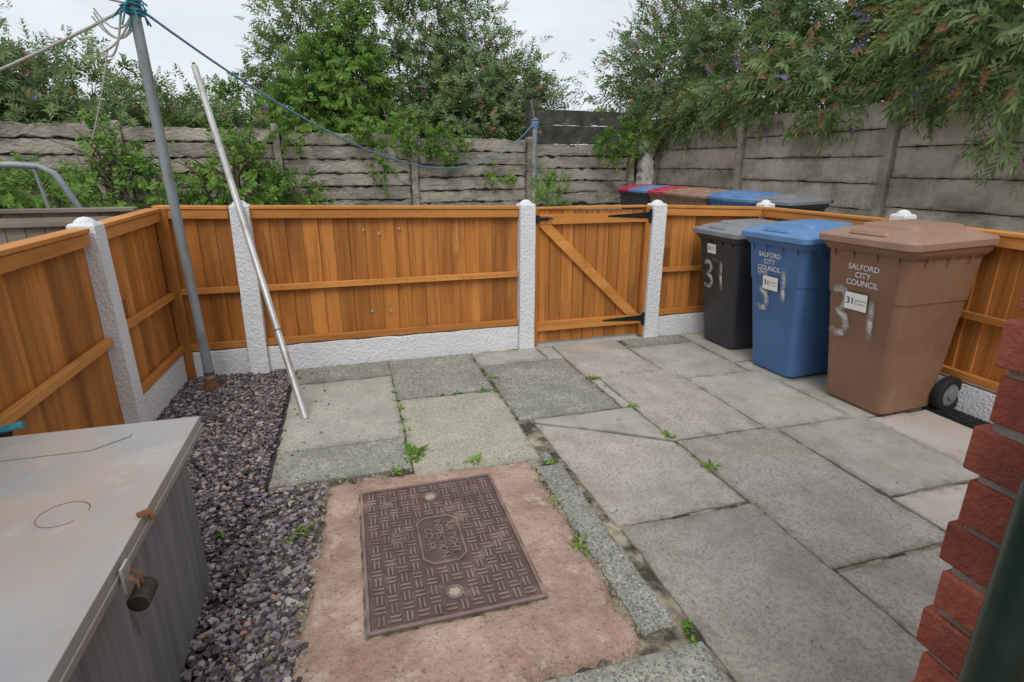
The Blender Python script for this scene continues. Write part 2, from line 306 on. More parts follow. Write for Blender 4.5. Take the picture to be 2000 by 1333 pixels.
for sy in (-.31,.31):
    pts=[(cx+math.cos(t*math.pi/12)*.033,cy+sy+math.sin(t*math.pi/12)*.033) for t in range(24)]
    b.loft([[(p[0],p[1],.010) for p in pts],[(p[0],p[1],.0165) for p in pts],[(cx+(p[0]-cx)*.82,cy+sy+(p[1]-cy-sy)*.82,.0165) for p in pts],[(cx+(p[0]-cx)*.75,cy+sy+(p[1]-cy-sy)*.75,.012) for p in pts]],3,.5)
    pts2=[(cx+(p[0]-cx)*.72*R(.7,1.0),cy+sy+(p[1]-cy-sy)*.72*R(.7,1),.0135) for p in pts]
    b.add(pts2,[tuple(range(24))],1)
cover=b.build('manhole_cover',[iron,sandfill,joint,iron2],None,.001,1)
def text(body,loc,size,mat_,rot=None,parent=None,name='lettering',extrude=0,align='CENTER',mtx=None,space=1.0,offset=0):
    c=bpy.data.curves.new(name,'FONT'); c.body=body; c.size=size; c.align_x=align; c.align_y='CENTER'; c.extrude=extrude; c.space_line=space; c.offset=offset
    c.materials.append(mat_); o=bpy.data.objects.new(name,c); sc.collection.objects.link(o)
    if parent: o.parent=parent
    if mtx is not None: o.matrix_local=mtx
    else:
        o.location=loc
        if rot: o.rotation_euler=rot
    return o
text('AIR TIGHT\nINSPECTION\nCOVER',(cx,cy,.0135),.044,iron2,(0,0,-math.pi/2),cover,'cover_lettering',.0045,space=1.05,offset=.0006)

# ------------------------------------------------------------------ slate chippings
def chips(n):
    V=[];F=[];A=[]
    k=0
    while k<n:
        x=R(-1.24,-.10); y=R(.9,4.26)
        stray=random.random()<.006
        if not stray:
            if x>-.50 and y>2.5: continue
            lim=-.24-.06*(2.4-y)/1.3+R(-.03,.04)
            if y<=2.5 and x>lim: continue
        elif x<-.5 or y<2.4 or x>-.2: continue
        k+=1
        r=R(.006,.016)*(1.6 if random.random()<.12 else 1); m=random.choice((4,5,5,6)); th=R(.002,.005)
        if stray: r*=.6
        asp=R(.45,1)
        tilt=Matrix.Rotation(abs(random.gauss(0,.30)) if not stray else 0,3,Vector((math.cos(k),math.sin(k*1.7),0)))@Matrix.Rotation(R(0,6.28),3,'Z')
        ang=[2*math.pi*i/m+R(-.35,.35) for i in range(m)]
        zc=-.014+R(0,.024) if not stray else .012; o=len(V)
        for s_ in (-1,1):
            for a in ang:
                rr=r*R(.75,1.1); p=tilt@Vector((math.cos(a)*rr,math.sin(a)*rr*asp,s_*th)); V.append((x+p.x,y+p.y,zc+p.z))
        F.append([o+m+i for i in range(m)])
        F+= [[o+i,o+(i+1)%m,o+m+(i+1)%m,o+m+i] for i in range(m)]
        A+=[random.random()]*(m+1)
    me=bpy.data.meshes.new('slate_gravel'); me.from_pydata(V,[],F); at=me.attributes.new('rnd','FLOAT','FACE'); at.data.foreach_set('value',A)
    me.materials.append(L_chip); ob=bpy.data.objects.new('slate_gravel',me); sc.collection.objects.link(ob); return ob
g=chips(23000)
b=B(); b.add([(-1.3,-.5,-.022),(-.2,-.5,-.022),(-.2,4.26,-.022),(-1.3,4.26,-.022)],[(0,1,2,3)]); b.build('gravel_bed',[gravelbed],g)

# ------------------------------------------------------------------ fences
def frame(P0,P1,side):
    P0=Vector((P0[0],P0[1],0));P1=Vector((P1[0],P1[1],0)); d=(P1-P0); L=d.length; d.normalize(); nrm=Vector((-d.y,d.x,0))*side
    def T(u,w_,z): p=P0+d*u+nrm*w_; return (p.x,p.y,z)
    return T,L
def panel(b,P0,P1,side,zb,z0,z1,mid=.63,bw=.105,bottom=True):
    T,L=frame(P0,P1,side); top=lambda u:z0+(z1-z0)*u/L
    n=max(1,round(L/bw)); w_=L/n
    for i in range(n):
        u0=i*w_-.006; u1=(i+1)*w_+.006+R(-.004,.004); a=random.random(); e=R(-.003,.003)
        p=[T(u0,-.030,zb),T(u1,-.030,zb),T(u1,-.004+e,zb),T(u0,-.018+e,zb)]
        q=[T(u0,-.030,top(u0)-.012),T(u1,-.030,top(u1)-.012),T(u1,-.004+e,top(u1)-.012),T(u0,-.018+e,top(u0)-.012)]
        b.hexa(p+q,0,a)
    def rail(zc,h,w0,w1):
        dz0=zc(0);dz1=zc(L)
        p=[T(0,w0,dz0-h),T(L,w0,dz1-h),T(L,w1,dz1-h),T(0,w1,dz0-h),T(0,w0,dz0+h),T(L,w0,dz1+h),T(L,w1,dz1+h),T(0,w1,dz0+h)]
        b.hexa(p,1,None)
    rail(lambda u:top(u)-.052,.030,.001,.036)
    rail(lambda u:top(u)-.008,.011,-.045,.044)
    rail(lambda u:mid+R(-.004,.004),.021,.001,.036)
    if bottom: rail(lambda u:zb+.028,.024,.001,.036)
def gboard(b,P0,P1,side,h=.2):
    T,L=frame(P0,P1,side)
    poly(b,[(0,-.06),(L,-.06),(L,h),(0,h)],-.045,.006,lambda u,v,w_:T(u,w_,v),0,.003,.08,.008)
def wpost(b,x,y,h,sx=.06,sy=.055,lean=(0,0),nub=True):
    def ring(z,s): 
        lx,ly=lean[0]*z,lean[1]*z; j=.0015
        return [(x-sx*s+lx+R(-j,j),y-sy*s+ly,z),(x+sx*s+lx+R(-j,j),y-sy*s+ly,z),(x+sx*s+lx,y+sy*s+ly,z),(x-sx*s+lx,y+sy*s+ly,z)]
    b.loft([ring(-.1,1.06)]+[ring(h*k/10,1.0) for k in range(1,11)]+[ring(h+.012,.85)],0,.5)
    if nub:
        lx,ly=lean[0]*h,lean[1]*h; n=12
        R_=[]
        for z_,r in ((h+.008,.85),(h+.022,.75),(h+.036,.45),(h+.042,.1)):
            R_.append([(x+lx+sx*r*math.cos(2*math.pi*k/n),y+ly+sy*r*math.sin(2*math.pi*k/n),z_) for k in range(n)])
        b.loft(R_,0,.5,True)
FY=4.27
b=B(); bw=B()
panel(b,(-1.23,FY),(-.785,FY),-1,.20,1.215,1.205)
panel(b,(-.655,FY),(1.285,FY),-1,.20,1.205,1.165)
panel(b,(2.575,FY),(3.56,FY),-1,.19,1.15,1.115,.60)
b.box(-1.225,-1.15,FY-.05,FY-.0,-.0,1.20,0)
gboard(bw,(-1.20,FY-.03),(-.79,FY-.03),-1,.195); gboard(bw,(-.655,FY-.03),(1.285,FY-.03),-1,.195); gboard(bw,(2.57,FY-.03),(3.56,FY-.03),-1,.185)
for x,h in ((-.72,1.205),(1.35,1.175),(2.51,1.155)): wpost(bw,x,FY-.015,h,.062,.06,(0.012 if x<0 else 0,0))
wpost(bw,3.64,FY+.03,1.135,.055,.055)
# right fence
panel(b,(3.60,4.25),(3.60,3.05),-1,.20,1.115,1.115,.60); panel(b,(3.60,2.93),(3.60,1.1),-1,.20,1.115,1.09,.60); panel(b,(3.60,.98),(3.60,-.9),-1,.20,1.09,1.07,.60)
gboard(bw,(3.57,4.2),(3.57,-.9),-1,.185)
wpost(bw,3.68,2.99,1.14,.055,.055); wpost(bw,3.68,1.04,1.11,.055,.055)
b.box(3.575,3.63,2.935,3.045,.19,1.10,0)
b.box(3.575,3.63,.985,1.095,.19,1.08,0)
# left fence
panel(b,(-1.26,3.37),(-1.225,4.24),-1,.20,1.18,1.20,.62,.10); panel(b,(-1.265,1.30),(-1.265,3.22),-1,.12,1.17,1.175,.60,.10,False); panel(b,(-1.265,-.6),(-1.265,1.17),-1,.20,1.17,1.17,.60,.10)
gboard(bw,(-1.235,3.37),(-1.205,4.2),-1,.20); gboard(bw,(-1.24,-.4),(-1.24,3.22),-1,.11)
wpost(bw,-1.255,3.30,1.185,.06,.06,(-.01,-.0)); wpost(bw,-1.27,1.235,1.17,.06,.06)
fence=b.build('timber_fence',[wood_v,wood_h],None,.0025,1)
fp=bw.build('concrete_posts_and_gravel_boards',[white_paint],fence,.006,2)
b=B()
for x,z_ in ((.10,1.02),(.36,1.02),(.21,.99),(.12,.40),(.26,.395)):
    pts=[(x+math.cos(t*math.pi/8)*.0095*R(.8,1.1),FY-.0,z_+math.sin(t*math.pi/8)*.0095) for t in range(16)]
    b.loft([[(p[0],FY+.02,p[2]) for p in pts],[(p[0],FY-.0035,p[2]) for p in pts]],0,.5)
b.build('screw_caps',[ropew],fence)
b=B()
for i in range(19):
    x=-.60+i*.1; 
    for z_ in (.635,1.14): b.tube([(x,FY-.034,z_+R(-.005,.005)),(x,FY-.0375,z_)],.0035,6)
b.build('nail_heads',[rust],fence)
# gate
b=B(); gx0,gx1=1.455,2.40; gy=FY
n=9; w_=(gx1-gx0)/n
for i in range(n):
    b.box(gx0+i*w_+.002,gx0+(i+1)*w_-.002,gy-.0,gy+.022,.03+R(-.006,.006),1.135-.002*i,0)
b.box(gx0-.005,gx1+.01,gy-.04,gy-.001,1.02,1.095,1); b.box(gx0-.005,gx1+.01,gy-.04,gy-.001,.135,.215,1)
b.box(gx0-.01,gx1+.01,gy-.02,gy+.035,1.137,1.155,1)
p0=Vector((gx0+.02,0,1.02)); p1=Vector((gx1-.06,0,.215))
q=[Vector((p0.x+.085,0,1.019)),Vector((p0.x-.03,0,1.019)),Vector((p1.x-.06,0,.216)),Vector((p1.x+.055,0,.216))]
b.hexa([(v.x,gy-.002,v.z) for v in q]+[(v.x,gy-.036,v.z) for v in q],1)
b.box(1.415,1.45,gy-.045,gy+.03,.02,1.15,0); b.box(2.405,2.445,gy-.045,gy+.03,.02,1.15,0)
gate=b.build('timber_gate',[wood_v,wood_h],None,.003,1)
b=B()
for z_ in (1.075,.185):
    b.hexa([(2.05,gy-.042,z_-.006),(2.42,gy-.047,z_-.026),(2.42,gy-.040,z_-.026),(2.05,gy-.040,z_-.006),(2.05,gy-.046,z_+.006),(2.42,gy-.051,z_+.026),(2.42,gy-.040,z_+.026),(2.05,gy-.040,z_+.006)])
    b.box(2.425,2.455,gy-.054,gy-.046,z_-.065,z_+.05); b.tube([(2.42,gy-.056,z_-.03),(2.42,gy-.056,z_+.03)],.009)
b.box(1.40,1.53,gy-.052,gy-.043,1.055,1.08); b.tube([(1.43,gy-.06,1.07),(1.56,gy-.06,1.07)],.007); b.box(1.42,1.45,gy-.07,gy-.047,1.04,1.095)
b.build('gate_ironwork',[blackm],gate)
b=B(); poly(b,[(1.42,4.21),(2.44,4.21),(2.44,4.42),(1.42,4.42)],-.05,.004,TZ,0,.003); b.build('gate_threshold',[S_grey])

# ------------------------------------------------------------------ neighbour side
b=B(); T,L=frame((-5.5,4.36),(-1.36,4.36),-1)
for i in range(38):
    u0=i*L/38; b.box(u0,u0+L/38-.003,-.02,-.002,.0,1.175,0,None,T)
b.box(0,L,-.04,.05,1.18,1.205,1,None,T); b.box(0,L,.0,.035,1.09,1.15,1,None,T)
b.build('weathered_wooden_fence',[old_wood,old_wood],None,.003,1)
b=B(); b.tube([(-4.2,4.75,1.47),(-2.15,4.75,1.475),(-2.02,4.75,1.465),(-1.94,4.75,1.42),(-1.90,4.75,1.34),(-1.72,4.75,.9),(-1.6,4.75,0)],.022,12)
b.tube([(-2.05,4.75,1.46),(-2.02,4.75,1.2),(-1.9,4.75,.0)],.012,10); b.tube([(-4.0,4.75,1.47),(-4.0,4.75,-.05)],.02,10)
b.build('metal_tube_rail',[galv])

# ------------------------------------------------------------------ concrete walls
def cwall(name,P0,P1,side,posts,tops,ph,mat_,jit,postw=.07,lower=-.05,gap=.006):
    T,L=frame(P0,P1,side); b=B()
    for i in range(len(posts)-1):
        u0,u1=posts[i]+postw*.9,posts[i+1]-postw*.9; z=tops[i]
        b.box(u0-.02,u1+.02,-.045,-.012,lower-.05,z-.04,1,.2,T)
        while z>lower:
            zz=max(z-ph*R(.92,1.08),lower-.05); w_=R(-.012,.012); s=R(-.012,.012)*(jit>.005)
            poly(b,[(u0,zz+gap),(u1,zz+gap+s),(u1,z-gap+s),(u0,z-gap)],-.05,.02+w_,lambda u,v,w2:T(u,w2,v),0,jit,.09,.012+jit*.7,None,.07)
            z=zz
    for i,u in enumerate(posts):
        h=max(tops[max(0,i-1)],tops[min(i,len(tops)-1)])+R(.03,.1); ln=R(-.02,.02)
        poly(b,[(u-postw,-.05),(u+postw,-.05),(u+postw*.8+ln,h),(u-postw*.8+ln,h)],-.10,.075,lambda u,v,w2:T(u,w2,v),0,.004,.1,.02)
    return b.build(name,[mat_,gapm])
a=math.atan(.058); ux,uy=math.cos(a),math.sin(a)
P0=(-1.05-4*2.3*ux,10.7-4*2.3*uy); P1=(-1.05+3.2*2.3*ux,10.7+3.2*2.3*uy)
rw=cwall('concrete_panel_wall',P0,P1,-1,[0,2.3,4.6,6.9,9.2,11.5,13.8,16.1],[2.14,2.12,2.09,2.06,2.02,1.97,1.87],.235,conc,.012,gap=.007)
w2=cwall('concrete_panel_wall',(6.42,11.05+2.75),(6.42,-2.7),-1,[0,2.75,5.5,8.25,11.0,13.75,16.4],[2.05,2.12,2.22,2.36,2.5,2.6],.335,conc2,.004,gap=.004)
b=B(); T,L=frame((3.7,11.7),(6.4,11.85),-1)
for k,(z0,z1) in enumerate(((1.2,1.9),(1.9,2.28),(2.28,2.58))): poly(b,[(0,z0+.01),(L,z0+.01),(L,z1),(0,z1)],-.05,.03,lambda u,v,w_:T(u,w_,v),0,.004,.1,.015)
b.box(.0,.14,-.02,.16,0,2.75,0,None,T); b.build('sooty_concrete_wall',[blackc])
b=B(); poly(b,[(0,-.05),(.34,-.05),(.30,1.95),(.05,2.0)],-.15,.08,lambda u,v,w_:(5.92+u,10.88-w_,v),0,.02,.08,.02)
b.build('spalled_concrete_pillar',[pmat('spalled_paint',(.3,.26,.22),(.75,.72,.68),5,5,ONE,.9,.6,20,.02,[('n',(.28,.10,.05),6,.58,.68,.7,ONE)])])

# ------------------------------------------------------------------ wheelie bins
def rr(x0,x1,hy,r,z,n=5,tilt=0):
    out=[]
    for (cx_,cy_,a0) in ((x1-r,hy-r,0),(x0+r,hy-r,90),(x0+r,-hy+r,180),(x1-r,-hy+r,270)):
        for k in range(n+1):
            t=math.radians(a0+90*k/n); x=cx_+r*math.cos(t); out.append((x,cy_+r*math.sin(t),z+tilt*(x-x0)))
    return out
def xf(z): return -.105*z/.95
def make_bin(loc,yaw,body,lid,sc_=1.0):
    b=B(); r=.05
    def ring(z,e=0,hy=None): 
        h=.188+.062*z/.95 if hy is None else hy
        return rr(xf(z)-e,.425+.03*z+e,h+e,r+e*.5,z)
    b.loft([rr(.02,.40,.165,.04,.0),ring(.025),ring(.30),ring(.66),ring(.668,.006),ring(.905,.006),ring(.915,.020),ring(.945,.034),ring(.972,.034)],0,.5,True)
    for y in (-.19,-.07,.07,.19):
        b.hexa([(xf(.86)-.004,y-.006,.86),(xf(.86)+.02,y-.006,.86),(xf(.86)+.02,y+.006,.86),(xf(.86)-.004,y+.006,.86),(xf(.92)-.028,y-.006,.925),(xf(.9)+.02,y-.006,.925),(xf(.9)+.02,y+.006,.925),(xf(.92)-.028,y+.006,.925)],0,.5)
    for sy in (-1,1):
        for x in (.0,.16,.32):
            y0=.242*sy; y1=.276*sy; b.hexa([(x-.006,y0*.98,.85),(x+.006,y0*.98,.85),(x+.006,y0*1.0+.004*sy,.85),(x-.006,y0+.004*sy,.85),(x-.006,y0,.925),(x+.006,y0,.925),(x+.006,y1,.925),(x-.006,y1,.925)],0,.5)
    def lr(z,e,r=.05): return rr(-.160+e,.485-e,.295-e,r,z,5,.022)
    b.loft([lr(.962,.006),lr(.958,0),lr(.990,0),lr(1.0,.008),lr(1.012,.045),lr(1.030,.075),lr(1.036,.10)],1,.5,True)
    b.loft([rr(.00,.40,.17,.05,1.037,5,.02),rr(.01,.39,.16,.05,1.055,5,.02),rr(.03,.37,.14,.04,1.060,5,.02)],1,.5,True)
    b.loft([rr(-.13,-.03,.12,.03,1.012,5,.1),rr(-.12,-.035,.11,.03,1.030,5,.1)],1,.5,True)
    for y in (-.17,.17): b.box(.47,.535,y-.035,y+.035,.94,1.01,1,.5)
    b.tube([(.53,-.25,.985),(.53,.25,.985)],.016,10,0); 
    b.tube([(.45,-.22,.105),(.45,.22,.105)],.012,8,2)
    b.box(.38,.46,-.13,.13,.06,.16,0,.5)
    for s_ in (-1,1):
        n=28
        def wr(rad,y): return [(.455+rad*math.cos(2*math.pi*k/n),y*s_,.105+rad*math.sin(2*math.pi*k/n)) for k in range(n)]
        b.loft([wr(.055,.205),wr(.098,.205),wr(.106,.215),wr(.106,.245),wr(.098,.255),wr(.070,.255),wr(.066,.247)],2,.5,True)
        b.loft([wr(.066,.2475),wr(.030,.250),wr(.026,.262),wr(.010,.264)],3,.5,True)
    ob=b.build('wheelie_bin',[body,lid,rubber,hub],None,0,smooth_angle=35)
    ob.location=loc; ob.rotation_euler=(0,0,math.radians(yaw)); ob.scale=(sc_,sc_,sc_)
    return ob
def fm(z,y,off=.009):
    t=math.atan(.105/.95); X=Vector((0,-1,0)); Y=Vector((-math.sin(t),0,math.cos(t))); Z=X.cross(Y)
    m=Matrix((X,Y,Z)).transposed().to_4x4(); m.translation=Vector((xf(z)-off,y,z)); return m
def stroke(parent,pts,wd,z,y,name='sprayed_number'):
    V=[];F=[];E=[]
    P=[Vector((p[0],p[1])) for p in pts]; Q=[]
    for i in range(len(P)-1):
        for k in range(6): Q.append(P[i].lerp(P[i+1],k/6))
    Q.append(P[-1]); n=len(Q)
    for i,q in enumerate(Q):
        d=(Q[min(i+1,n-1)]-Q[max(i-1,0)]).normalized(); nn=Vector((-d.y,d.x))
        e=min(1,i/3,(n-1-i)/3)
        for s_ in (-1,-.35,.35,1):
            V.append((q.x+nn.x*s_*wd,q.y+nn.y*s_*wd,0)); E.append((0 if abs(s_)==1 else 1)*e*.95)
    for i in range(n-1):
        for k in range(3): F.append((i*4+k,i*4+k+1,(i+1)*4+k+1,(i+1)*4+k))
    me=bpy.data.meshes.new(name); me.from_pydata(V,[],F); at=me.attributes.new('edge','FLOAT','POINT'); at.data.foreach_set('value',E)
    me.materials.append(spray); o=bpy.data.objects.new(name,me); sc.collection.objects.link(o); o.parent=parent; o.matrix_local=fm(z,y,.0095); return o
THREE=[(-.05,.07),(-.02,.09),(.02,.085),(.035,.055),(.02,.02),(-.01,.0),(.03,-.015),(.045,-.05),(.025,-.085),(-.02,-.09),(-.05,-.07)]
def label(parent,z,y,s=1.0):
    for nm,w_,h_,mt,off in (('label_border',.058,.042,darkt,.0105),('address_label',.0555,.0395,sticker,.0112)):
        w_*=s;h_*=s
        me=bpy.data.meshes.new(nm)
        me.from_pydata([(-w_,-h_,0),(w_,-h_,0),(w_,h_,0),(-w_,h_,0)],[],[(0,1,2,3)]); me.materials.append(mt)
        o=bpy.data.objects.new(nm,me); sc.collection.objects.link(o); o.parent=parent; o.matrix_local=fm(z,y,off)
    def tx(body,dx,dy,size,off=0):
        m=fm(z,y,.0120).copy(); m.translation=m.translation+m.to_3x3()@Vector((dx*s,dy*s,0)); return text(body,None,size*s,darkt,parent=parent,mtx=m,name='label_text',offset=off)
    tx('31',-.027,0,.042,.0010)
    tx('Lytherton',.027,.008,.0125); tx('Avenue',.027,-.008,.0125); tx('|',-.002,0,.03)
black=make_bin((2.94,3.85,0),2,P_black,P_greyl,.98)
blue=make_bin((2.92,3.18,0),4,P_blue,P_bluel,1.03)
brown=make_bin((2.99,2.525,0),3,P_brown,P_brownl,1.08)
text('MGB',None,.035,P_greyl,parent=black,mtx=fm(.75,.02),name='bin_lettering')
label(black,.84,.06); stroke(black,[(p[0]*1.1,p[1]*1.2) for p in THREE],.022,.62,.10); stroke(black,[(0,.13),(-.002,0),(.004,-.13)],.022,.63,-.06)
text('SALFORD\nCITY\nCOUNCIL',None,.046,whitet,parent=blue,mtx=fm(.80,.04),name='bin_lettering',space=1.0,offset=.0004)
label(blue,.655,.02,1.2); stroke(blue,[(p[0]*1.0,p[1]*1.5) for p in THREE],.026,.60,.09); stroke(blue,[(0,.16),(.004,0),(.0,-.10)],.024,.63,-.09)
text('SALFORD\nCITY\nCOUNCIL',None,.044,whitet,parent=brown,mtx=fm(.785,.0),name='bin_lettering',space=1.0,offset=.0004)
label(brown,.635,.025,1.25); stroke(brown,[(p[0]*1.1,p[1]*1.5) for p in THREE],.026,.56,.12); stroke(brown,[(0,.12),(.004,0),(.0,-.12)],.024,.55,-.07)
spec=[(9.75,P_black,P_red),(9.2,P_black,P_bluel),(8.65,P_brown,P_red),(8.1,P_brown,P_brownl),(7.5,P_brown,P_brownl),(6.95,P_blue,P_bluel),(6.4,P_blue,P_bluel),(5.85,P_black,P_greyl)]
for y,bm,lm in spec: make_bin((5.15+R(-.08,.08),y,0),R(-6,6),bm,lm,1.06)

# ------------------------------------------------------------------ storage box
b=B(); bx0,bx1,by0,by1=-1.10,-.60,.15,1.92
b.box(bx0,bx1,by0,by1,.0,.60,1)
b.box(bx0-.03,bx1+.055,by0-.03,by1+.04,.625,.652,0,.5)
b.hexa([(bx0-.03,by0-.03,.598),(bx1+.055,by0-.03,.598),(bx1+.055,by1+.04,.598),(bx0-.03,by1+.04,.598),(bx0-.03,by0-.03,.6245),(bx1+.06,by0-.03,.6245),(bx1+.06,by1+.045,.6245),(bx0-.03,by1+.045,.6245)],0,.5)
q=[(bx0+.04,by1-.14),(bx1-.20,by1-.14),(bx1-.12,by1-.07),(bx1-.12,by1-.05),(bx0+.04,by1-.05)]
b.loft([[(x,y,.652) for x,y in q],[(x*.995-.004,y*.998+.002,.656) for x,y in q]],0,.5)
box=b.build('metal_storage_box',[boxlid,boxside],None,.005,3)
b=B()
b.box(bx1+.062,bx1+.068,1.18,1.22,.575,.64,0)
b.tube([(bx1+.064,1.215,.605),(bx1+.078,1.215,.610),(bx1+.088,1.212,.60),(bx1+.088,1.210,.575)],.004,8,1)
b.tube([(bx1+.064,1.188,.605),(bx1+.078,1.188,.610),(bx1+.088,1.190,.60),(bx1+.088,1.190,.575)],.004,8,1)
b.tube([(bx1+.088,1.168,.556),(bx1+.088,1.171,.556),(bx1+.088,1.229,.556),(bx1+.088,1.232,.556)],[.019,.023,.023,.019],16,2)
b.tube([(bx1+.045,1.365,.656),(bx1+.06,1.375,.657),(bx1+.067,1.385,.648),(bx1+.067,1.39,.63)],.008,8,1)
V=[];F=[]
for i in range(29):
    t=i*math.pi/16
    for s_ in (.965,1.0): V.append((-.735+math.cos(t)*.055*s_*R(.985,1.01),1.43+math.sin(t)*.055*s_,.6528))
for i in range(28): F.append((2*i,2*i+1,2*i+3,2*i+2))
b.add(V,F,1)
b.box(bx0-.06,bx0-.0,1.97,2.0,.60,.66,3); b.tube([(bx0-.05,1.99,.66),(bx0+.04,1.995,.675)],.012,8,4)
b.build('padlock_and_fittings',[boxlid,rust,padm,rubber,teal],box,.002,2)

# ------------------------------------------------------------------ poles and ropes
top=Vector((-1.06,3.98,2.36)); base=Vector((-1.0,3.98,0))
b=B(); b.tube([base+(top-base)*t for t in (0,.05,.12,.35,.7,1)],[.036,.034,.030,.029,.029,.029],16,0)
b.tube([base+Vector((0,0,-.02)),base+Vector((0,0,.02)),base+(top-base)*.035],[.07,.05,.040],12,1)
b.tube([base+(top-base)*.045,base+(top-base)*.055],.0355,12,1)
pole=b.build('washing_line_pole',[galv,rust])
b=B()
for k in range(5):
    z_=2.285+.018*k; pts=[]
    tl=R(-.02,.02)
    for t in range(17):
        an=t/16*2*math.pi; pts.append((-1.058+.036*math.cos(an)*R(.95,1.15),3.98+.036*math.sin(an)*R(.95,1.15),z_+tl*math.cos(an+k)+R(-.004,.004)))
    b.tube(pts,.008,6,0)
for k in range(16):
    p=Vector((-1.057,3.98,2.32)); d=Vector((R(-1,1),R(-1,1),R(-.8,.6))).normalized()
    b.tube([p+d*.02,p+d*.05+Vector((0,0,.01)),p+d*R(.07,.11)+Vector((R(-.02,.02),0,R(-.06,.0)))],.005,6,0)
b.build('rope_knot',[teal],pole)
def rope(b,p,q,sag,r,m=0,n=40):
    p=Vector(p);q=Vector(q); b.tube([p.lerp(q,t/n)-Vector((0,0,sag*4*(t/n)*(1-t/n))) for t in range(n+1)],r,6,m,None,False)
b=B()
rope(b,(-1.04,3.98,2.32),(3.50,10.50,2.26),.85,.0075,0)
rope(b,(-1.07,3.97,2.32),(-2.9,4.1,1.55),.05,.008,1)
rope(b,(-1.07,3.97,2.33),(-3.2,2.4,2.75),.08,.006,1)
rope(b,(-1.07,3.97,2.27),(-1.25,3.97,2.08),.03,.006,1); rope(b,(-1.25,3.97,2.08),(-1.12,3.97,2.30),.10,.006,1)
rope(b,(-1.22,3.97,2.1),(-1.42,4.05,1.62),.02,.004,1)
for k in range(3): rope(b,(-1.07,3.97,2.28-.03*k),(-1.07-R(.08,.2),3.98,2.30-.02*k),R(.04,.12),.005,1)
b.build('washing_line_rope',[bluerope,ropew],pole)
b=B(); b.tube([(3.50,10.50,0),(3.50,10.50,2.2),(3.50,10.50,2.32)],[.05,.045,.04],10,0); b.tube([(3.5,10.48,2.2),(3.42,10.45,2.5),(3.4,10.45,2.62)],.015,6,0)
for k in range(6): b.tube([(3.50+.06*math.cos(t*.8),10.50+.06*math.sin(t*.8),2.15+.025*k+R(-.01,.01)) for t in range(9)],.014,6,1)
b.tube([(3.5,10.42,2.15),(3.48,10.41,1.7),(3.5,10.41,1.3)],.012,6,1)
b.build('alley_post',[conc,bluerope])
p0=Vector((-.35,3.29,.0)); pc=Vector((-.70,4.17,1.22)); p1=p0+(pc-p0)*1.76
b=B(); b.tube([p0+(p1-p0)*t for t in (0,.012,.25,.5,.75,1)],[.020,.022,.022,.022,.022,.022],14,0); b.tube([p1,p1+(p1-p0).normalized()*.03],[.012,.012],10,1)
b.tube([p0+(p1-p0)*.22,p0+(p1-p0)*.223],.0235,12,1)
b.build('clothes_prop_pole',[alu,rust])
b=B()
for k in range(2):
    pts=[(3.6+2.9*t/60,11.6,2.75+.12*k+.07*math.sin(t*.9+k)+.03*math.sin(t*2.3)) for t in range(61)]
    b.tube(pts,.006,5,0,None,False)
for k in range(12):
    x=3.7+.24*k; b.tube([(x,11.6,2.68),(x+.05,11.6,2.80)],.004,4,0)
b.build('barbed_wire',[blackm])

# ------------------------------------------------------------------ brick wall and drainpipe
b=B(); bh,mo=.073,.012; z=.0; i=0
while z<2.5:
    pr=(.0 if i%2 else .012)+R(-.003,.003)
    y=.525+pr; first=True
    Ls=.243 if i%2 else .118
    while y>-1.2:
        l=Ls if first else .243
        x0=.889+R(-.004,.004); dz=R(-.002,.002)
        p=[(x0+R(-.002,.002),y-l,z+dz),(x0+.115,y-l,z+dz),(x0+.115,y,z+dz),(x0+R(-.002,.002),y,z+dz+R(-.002,.002)),(x0,y-l,z+bh+dz),(x0+.115,y-l,z+bh+dz),(x0+.115,y,z+bh+dz),(x0,y,z+bh+dz+R(-.003,.001))]
        b.hexa(p,0)
        y-=l+mo; first=False
    x=.889+.127; 
    while x<1.9:
        b.box(x,x+.243,.525-.115+pr*.3,.525+pr*.3+R(-.003,.003),z,z+bh,0); x+=.255
    z+=bh+mo; i+=1
b.box(.897,1.9,-1.2,.519,-.02,2.5,1)
bwall=b.build('brick_wall',[brick,mortar],None,.004,2)
b=B(); b.tube([(.845,.40,0.0),(.845,.40,2.5)],.034,20,0)
for z_ in (.35,1.6): b.tube([(.845,.40,z_),(.845,.40,z_+.04)],.040,20,0); 
b.build('drainpipe',[pipegreen])
b=B()
for k in range(16):
    for j in range(3): b.box(3.40+j*.05,3.44+j*.05,1.95+k*.05,1.99+k*.05,.012,.022,0)
b.box(3.39,3.55,1.94,2.75,.0095,.014,0); b.build('rubber_mat',[rubber])

# ------------------------------------------------------------------ vegetation
def leafquads(base,dirv,side,L,W,fold=.25,droop=.25):
    nrm=np.cross(side,dirv); tip=base+dirv*L
    tip=tip+np.array([0,0,-droop*L]); mid=base+dirv*L*.45
    return np.array([base,mid-side*W+nrm*W*fold,tip,mid+side*W+nrm*W*fold,mid])
def sprig(ls,pairs,LL,LW):
    V=[]
    for i in range(pairs):
        t=.12+.88*(i+.5)/pairs; ph=(i%2)*math.pi/2+rng.uniform(-.4,.4)
        for s_ in (0,math.pi):
            a=ph+s_+rng.uniform(-.25,.25); out=np.array([math.cos(a),math.sin(a),0]); up=np.array([0,0,1.0])
            k=.25+.65*t
            d=out*(1.1-.4*t)+up*k; d/=np.linalg.norm(d); sd=np.cross(d,up); sd/=np.linalg.norm(sd)+1e-6
            l=LL*rng.uniform(.65,1.1)*(1.05-.35*t); V.append(leafquads(up*ls*t,d,sd,l,l*LW,.3,0))
    return np.array(V)
